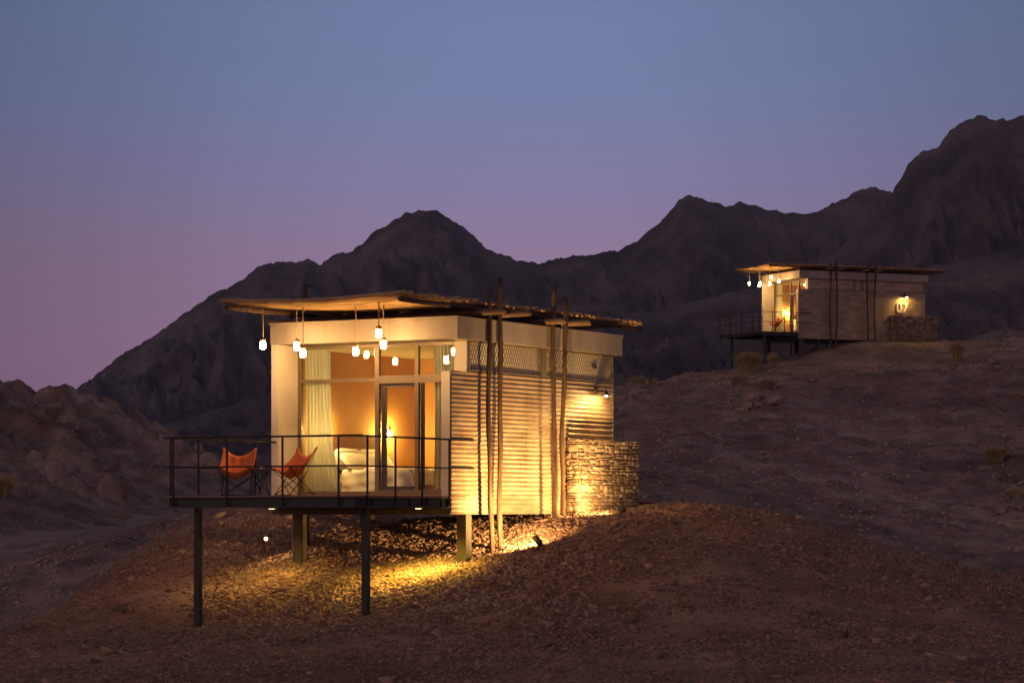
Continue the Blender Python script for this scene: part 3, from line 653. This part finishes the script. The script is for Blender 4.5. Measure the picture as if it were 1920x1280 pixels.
# ------------------------------------------------------------------ bedroom things
def curtain(G, ang, u0, u1, v, label, flare=0, z0=.35, z1=3.37, folds=9):
    def P(i, j):
        t = j / 23; s = i / (folds * 8); fl = flare * max(0, (1 - t) - .55) ** 1.5 * 2
        u = u1 + (u0 - u1) * s * (1 - .05 * math.sin(t * 3)) - fl * (1 - s) * 1.0
        return (-u, v + .038 * math.sin(s * folds * 2 * math.pi + .7 * math.sin(t * 4)) * (.75 + .5 * (1 - t)) + .01 * math.sin(s * 31), z0 + (z1 - z0) * t)
    m = MB().grid(P, folds * 8 + 1, 24); o = m.build('curtain', M['curtain'], None, True); o.location = G(0, 0, 0); o.rotation_euler = (0, 0, -ang)
    return tag(o, label, 'curtain')
def bedroom(G, ang, w, near=True):
    rz = -ang; org = G(0, 0, 0)
    curtain(G, ang, 4.07, 3.44 if near else 2.1, .875, 'pale green full length curtain at the left side of the %s cabin window' % w, .5, folds=7)
    curtain(G, ang, .95, .38, .93, 'pale curtain gathered at the right side of the %s cabin window' % w, .1, folds=7)
    T = thing('bed', 'made bed with white linen and padded brown headboard inside the %s cabin' % w, 'bed', org, rz)
    MB().box(-4.09, -4.0, 1.80, 3.70, .335, 1.62).build('headboard', M['headb'], T)
    MB().box(-3.99, -2.05, 1.90, 3.62, .335, .60).build('bed_base', M['wood'], T)
    MB().box(-3.98, -2.06, 1.91, 3.61, .602, .80).build('mattress', M['linen'], T)
    def P(i, j):
        s = i / 40; t = j / 48; u = 3.78 - s * 1.80
        seg = t * 2.9   # across the bed and down both sides
        if seg < .5: v_, z = 1.86 - .03 * math.sin(s * 17) * (1 - seg / .5) - .05 * (1 - seg / .5), .37 + .51 * seg / .5
        elif seg < 2.4: v_, z = 1.86 + (seg - .5) / 1.9 * 1.80, .88 + .02 * math.sin(s * 9 + seg * 5)
        else: v_, z = 3.66, .88 - .40 * (seg - 2.4) / .5
        wr = .030 * math.sin(s * 24 + seg * 7 + 2 * math.sin(seg * 3)) + .012 * math.sin(seg * 31 - s * 9)
        if s > .93: z -= (s - .93) * 5.0
        return (-u, v_ + wr * (1 if seg < .5 else .2), z + wr * (.2 if seg < .5 else 1))
    MB().grid(P, 41, 49).build('duvet', M['linen'], T, True)
    def pillow(u, v, z, tilt):
        def Q(i, j):
            a = i / 12 * math.pi - math.pi / 2; b = j / 20 * 2 * math.pi; e = .34; g = lambda q: math.copysign(abs(q) ** e, q)
            p = Vector((.075 * math.sin(a) * 1.0, .48 * g(math.cos(b)) * math.cos(a) ** .3, .25 * g(math.sin(b)) * math.cos(a) ** .3)) if abs(math.cos(a)) > 1e-6 else Vector((.09 * math.sin(a), 0, 0))
            return Matrix.Rotation(tilt, 3, 'Y') @ p + Vector((-u, v, z))
        MB().grid(Q, 13, 21).build('pillow', M['linen'], T, True)
    for v in (2.28, 3.22): pillow(3.90, v, 1.08, R(-12)); pillow(3.72, v + .03, 1.02, R(-38))
    # bench by the partition
    Bn = thing('bench', 'low bench with white cushion along the inner wall of the %s cabin' % w, 'bench', org, rz)
    MB().box(-2.0, -.4, 4.95, 5.48, .335, .70).build('bench_base', M['wood'], Bn); MB().box(-2.0, -.4, 4.93, 5.48, .702, .92).build('cushion', M['linen'], Bn)
    # bedside lamps
    for v, t in ((4.02, 'right'), (1.52, 'left')):
        Lp = thing('bedside_lamp', 'bare bulb lamp lit on the wall at the %s side of the %s cabin bed' % (t, w), 'wall lamp', G(4.09, v, 1.86), rz)
        MB().tube([(0, 0, 0), (.05, 0, .05), (.10, 0, .05), (.14, 0, .0), (.14, 0, -.05)], .012, 6).build('lamp_arm', M['darkmetal'], Lp, True)
        MB().lathe([(.0, -.05), (.028, -.05), (.028, -.11), (0, -.11)], (.14, 0, 0), 10).build('socket', M['brass'], Lp, True)
        MB().lathe([(.0, -.23), (.035, -.215), (.045, -.18), (.03, -.13), (.015, -.111), (0, -.111)], (.14, 0, 0), 12).build('bulb', M['bulb'] if t == 'right' else M['bulb_dim'], Lp, True)
bedroom(G1, A1, 'near'); bedroom(G2, A2, 'distant')

# ------------------------------------------------------------------ butterfly chairs and side table
def sling():
    BL, BR, FL, FR = Vector((-.36, .32, .99)), Vector((.36, .32, .99)), Vector((-.35, -.36, .60)), Vector((.35, -.36, .60))
    nu = nv = 21
    def P(i, j):
        s0 = i / (nu - 1) * 2 - 1; t0 = j / (nv - 1) * 2 - 1        # t=+1 back edge
        s = s0 * math.sqrt(1 - .13 * t0 * t0); t = t0 * math.sqrt(1 - .13 * s0 * s0)
        a = (s + 1) / 2; b = (t + 1) / 2
        p = (FL * (1 - a) + FR * a) * (1 - b) + (BL * (1 - a) + BR * a) * b
        es = max(0, 1 - s0 * s0); et = max(0, 1 - t0 * t0)
        p.z -= .20 * es * b * b + .13 * es * (1 - b) ** 2 + .17 * et + .16 * math.sqrt(es) * et
        p.x *= 1 - .08 * et; p.y -= (.05 * es * b * b); p.y += .10 * es * (1 - b) ** 2
        p.z += .012 * math.sin(s * 9 + t * 4) * es * et; p.y += .012 * math.sin(s * 13 + 1) * b
        return p
    return MB().grid(P, nu, nv)
SL = sling()
def chair(G, ang, u, v, z, rz, label):
    T = thing('butterfly_chair', label, 'chair', G(u, v, z), rz, None)
    o = SL.build('canvas_sling', M['orange'], T, True); sd = o.modifiers.new('thickness', 'SOLIDIFY'); sd.thickness = .012
    tips = [(-.36, .30, .97), (.36, .30, .97), (-.34, -.36, .59), (.34, -.36, .59)]
    for sx_ in (-1, 1):
        MB().tube([(sx_ * .36, .30, .97), (sx_ * .30, .05, .42), (sx_ * .27, -.30, .012)], .009, 6).tube([(sx_ * .27, -.30, .012), (-sx_ * .27, -.30, .012)], .009, 6).build('wire_leg', M['wire'], T, True)
        MB().tube([(sx_ * .34, -.36, .59), (sx_ * .29, -.10, .34), (sx_ * .27, .30, .012)], .009, 6).build('wire_leg', M['wire'], T, True)
        MB().tube([(sx_ * .29, .0, .38), (0, .12, .20), (-sx_ * .27, .30, .012)], .009, 6).build('wire_leg', M['wire'], T, True)
        MB().tube([(sx_ * .30, -.12, .38), (0, -.22, .18), (-sx_ * .27, -.30, .012)], .009, 6).build('wire_leg', M['wire'], T, True)
def stable(G, ang, u, v, z, label):
    T = thing('side_table', label, 'side table', G(u, v, z), -ang)
    MB().lathe([(0, .50), (.245, .50), (.25, .51), (.25, .525), (.24, .53), (0, .53)], n=28).build('table_top', M['darkmetal'], T)
    for k in range(4):
        a = k * math.pi / 2 + .4; c, s = math.cos(a), math.sin(a)
        MB().tube([(.17 * c, .17 * s, .50), (-.02 * c + .04 * s, -.02 * s - .04 * c, .27), (-.19 * c, -.19 * s, .01)], .008, 6).tube([(.17 * c, .17 * s, .50), (.20 * s, -.20 * c, .01)], .008, 6).build('wire_leg', M['wire'], T, True)
zd = .292
chair(G1, A1, 3.46, -2.45, zd, R(-4), 'orange butterfly chair on the near deck, left of the side table, facing the viewer')
chair(G1, A1, 2.36, -2.05, zd, R(-52), 'orange butterfly chair on the near deck, right of the side table, seen from its side')
stable(G1, A1, 3.06, -2.25, zd, 'small round wire-legged table between the two orange chairs')
cp = MB().lathe([(0, 0), (.03, 0), (.038, .07), (.034, .07), (.027, .008), (0, .008)], n=14).build('cup', M['white'], None, True); cp.location = G1(2.98, -2.3, zd + .532)
tag(cp, 'small white cup on the round table of the near deck', 'cup')
chair(G2, A2, 1.05, -.80, zd, R(-60), 'tiny orange butterfly chair on the deck of the distant cabin')

# ------------------------------------------------------------------ floodlights and lamps below the deck
def flood(pos, target, energy, label, cone=95, blend=.6, size=.05, col=(1, .57, .18)):
    d = (Vector(target) - Vector(pos)).normalized(); T = thing('spotlight', label, 'spotlight', pos)
    q = d.to_track_quat('-Z', 'Y'); Mr = q.to_matrix()
    MB().tube([(0, 0, -.28), (0, 0, -.02)], .018, 8).build('ground_spike', M['darkmetal'], T, True)
    MB().box(-.05, .05, -.012, .012, -.06, .02).build('bracket', M['darkmetal'], T)
    MB().lathe([(0, .12), (.05, .12), (.062, .08), (.065, -.12), (.058, -.12), (.055, -.10), (0, -.10)], n=18, M=Mr).build('housing', M['darkmetal'], T, True)
    MB().lathe([(0, -.104), (.040, -.104), (.040, -.102), (0, -.102)], n=16, M=Mr).build('lens', M['lens'], T)
    l = bpy.data.lights.new('flood_beam', 'SPOT'); l.energy = energy; l.spot_size = R(cone); l.spot_blend = blend; l.shadow_soft_size = size; l.color = col
    o = bpy.data.objects.new('flood_beam', l); COL.objects.link(o); o.parent = T; o.location = d * .13; o.rotation_euler = q.to_euler()
flood(G1(-1.5, .90, -.60), G1(.3, 2.0, .75), 1800, 'dark ground spotlight aimed at the first pair of crooked poles, lower on the slope', 140, 1.0, .014)
flood(G1(-1.5, 4.46, .06), G1(.1, 4.6, .9), 800, 'dark ground spotlight on the ridge aimed at the stone wall', 150, 1.0, .014)
flood(G1(5.42, 1.35, -.60), G1(4.3, .2, -.55), 130, 'glowing ground spotlight at the left, under the deck beside the thick column', 140, .9, .03)
def under(u, v, z, e, label, col):
    T = thing('deck_downlight', label, 'downlight', G1(u, v, z), -A1)
    MB().lathe([(0, .03), (.09, .03), (.10, 0), (.085, -.005), (0, -.005)], n=18).build('lamp_body', M['darkmetal'], T, True)
    MB().lathe([(0, -.012), (.055, -.011), (.065, -.006), (0, -.006)], n=18).build('lens', M['lens'], T, True)
    l = bpy.data.lights.new('downlight_beam', 'SPOT'); l.energy = e; l.spot_size = R(138); l.spot_blend = 1; l.shadow_soft_size = .05; l.color = col
    o = bpy.data.objects.new('downlight_beam', l); COL.objects.link(o); o.parent = T; o.location = (0, 0, -.03)
under(.50, -.42, .05, 900, 'bright downlight under the near deck by the corrugated wall', (1, .66, .085))
under(3.98, -.5, .045, 190, 'faint downlight under the left part of the near deck', (1, .62, .11))

# rusty box behind the stone wall
t = thing('rusty_box', 'low rusty metal box on the ridge just right of the stone wall', 'box', G1(.3, 8.6, 0), -A1)
MB().box(-.33, .33, -.25, .25, -.05, .18).build('box_body', M['rust'], t); MB().box(-.35, .35, -.27, .27, .182, .205).build('box_lid', M['rust'], t)

# ------------------------------------------------------------------ dry shrubs
def shrub(x, y, rad, h, m, label, seed, n=260):
    rr = random.Random(seed); z = float(z_val(x, y)); mb = MB(); rad *= 1.15; h *= 1.25
    for i in range(n):
        a = rr.random() * 6.283; e = rr.random() ** .6; l = rr.uniform(.6, 1.05); b = rr.random() * .18 * rad
        dx, dy = math.cos(a), math.sin(a); r1 = rad * e * l
        p0 = Vector((dx * b, dy * b, -.03)); p2 = Vector((dx * r1, dy * r1, h * l * math.sqrt(max(0, 1 - (e * .82) ** 2)))); p1 = (p0 + p2) / 2 + Vector((0, 0, h * .16))
        w = .014 + rad * .010; sd = Vector((-dy, dx, 0)) * w; sd = sd * math.cos(i) + Vector((dx, dy, 0)) * w * math.sin(i)
        mb.add([p0 - sd, p0 + sd, p1 + sd * .8, p1 - sd * .8, p2], [(0, 1, 2, 3), (3, 2, 4)])
    o = mb.build('dry_shrub', m); o.location = (x, y, z); tag(o, label, 'shrub')
def W_(pxx, Y): return (pxx - 960) / 5230 * Y
for (p, Y, rad, h, mm, lb, n) in [
  (1404,154,1.15,1.05,'shrub','largest dry olive shrub, under the outer columns of the distant deck',620),(1449,157,.55,.75,'shrub','small olive shrub just right of the largest one under the distant deck',300),
  (1387,148,.95,.60,'shrub2','low straw coloured tuft below the largest olive shrub',360),(1440,146,.95,.50,'shrub2','flat pale straw tuft above the pale rocks on the slope',360),
  (1794,159,.75,.95,'shrub','olive shrub among the rocks to the right of the distant cabin',420),(1196,150,1.0,.75,'shrub','olive shrub on the skyline just right of the near cabin',420),(1222,149,.6,.5,'shrub','smaller shrub next to the skyline shrub, by the dark rocks',240),
  (1868,118,.85,.60,'shrub','drooping olive tuft low on the right slope near the picture edge',420),(1908,140,.5,.35,'shrub2','pale straw tuft at the right edge on the upper slope',200),(1905,106,.5,.40,'shrub2','pale straw tuft at the right edge on the lower slope',200),
  (8,132,.8,1.0,'shrub','olive shrub at the foot of the left rocky hill, at the picture edge',320)]:
    shrub(W_(p, Y), Y, rad, h, M[mm], lb, p, n)
# bare bush with reddish stems at the foot of the left hill
def bare(pxx, Y, h, label):
    rr = random.Random(9); x = W_(pxx, Y); z = float(z_val(x, Y)); mb = MB()
    def br(p, d, l, r, k):
        q = p + d * l; mb.tube([p, q], [r, r * .7], 5)
        if k:
            for _ in range(3):
                e = (d + Vector((rr.uniform(-.5, .5), rr.uniform(-.5, .5), rr.uniform(-.1, .35)))).normalized(); br(q, e, l * rr.uniform(.6, .85), r * .62, k - 1)
    for _ in range(5): br(Vector((rr.uniform(-.15, .15), 0, -.1)), Vector((rr.uniform(-.25, .25), rr.uniform(-.2, .2), 1)).normalized(), h * .36, .045, 3)
    o = mb.build('bare_bush', M['boulder']); o.location = (x, Y, z); tag(o, label, 'bush')
bare(237, 138, 2.0, 'leafless bush with pinkish stems at the foot of the left hill beside the track')

# ------------------------------------------------------------------ boulders
def boulder(x, y, zf, s, label, seed, sq=(1, .8, .65), group=None):
    rr = np.random.RandomState(seed); n1, n2 = 10, 7; mb = MB()
    def P(i, j):
        a = 2 * math.pi * (i % n1) / n1; b = math.pi * (j / (n2 - 1)) - math.pi / 2
        d = Vector((math.cos(a) * math.cos(b), math.sin(a) * math.cos(b), math.sin(b)))
        k = 1 + .45 * float(pn(d.x * 1.7 + seed, d.y * 1.7 + d.z * 2.3, seed)) + .12 * float(pn(d.x * 5 + seed, d.y * 5 + d.z * 4, seed + 1))
        m_ = max(abs(d.x), abs(d.y), abs(d.z)); k *= .75 + .25 / m_ * .8
        return (d.x * k * s * sq[0], d.y * k * s * sq[1], d.z * k * s * sq[2])
    mb.grid(P, n1 + 1, n2); o = mb.build('boulder', M['boulder']); o.location = (x, y, float(zf(x, y)) + s * .28); o.rotation_euler = (0, 0, seed)
    return tag(o, label, 'boulder', group)
rb = random.Random(21)
ORD = ['leftmost', 'second from left', 'third from left', 'fourth from left', 'fifth from left', 'sixth from left', 'seventh from left', 'eighth from left', 'ninth from left']
for (p0, p1, Y0, Y1, n, s0, s1, lb) in [
  (1225,1280,149,152,9,.25,.60,'dark boulder in the skyline pile beside the near cabin'),(1380,1455,128,138,9,.22,.55,'pale rock in the outcrop below the straw tufts'),
  (1770,1890,152,158,9,.20,.48,'rock around the olive shrub right of the distant cabin'),(1455,1530,146,153,8,.15,.32,'small rock on the crest below the distant deck'),
  (30,110,170,174,2,.5,.9,'craggy boulder on the left hilltop'),(150,225,150,158,3,.3,.6,'boulder on the lower face of the left hill'),(1840,1915,98,120,9,.14,.36,'dark rock in the rubble low on the right slope')]:
    ps = sorted(rb.uniform(p0, p1) for _ in range(n)); g = 'boulders and rocks on the hillsides'
    for i, p in enumerate(ps):
        Y = rb.uniform(Y0, Y1); boulder(W_(p, Y), Y, z_val, rb.uniform(s0, s1), (ORD[i] if i < n - 1 else 'rightmost') + ' ' + lb, rb.randrange(1000), (1, rb.uniform(.6, 1), rb.uniform(.45, .7)), g)

# ------------------------------------------------------------------ thin dusk haze
hz = bpy.data.materials.new('dusk_haze'); hz.use_nodes = True; t_ = hz.node_tree; t_.nodes.clear()
vo = t_.nodes.new('ShaderNodeVolumePrincipled'); oo = t_.nodes.new('ShaderNodeOutputMaterial')
vo.inputs['Density'].default_value = .00009; vo.inputs['Color'].default_value = (.86, .86, .95, 1); vo.inputs['Anisotropy'].default_value = .2
t_.links.new(vo.outputs[0], oo.inputs['Volume'])
tag(MB().box(-1300, 1300, -350, 2400, -10.5, 420).build('haze', hz), kind='stuff')
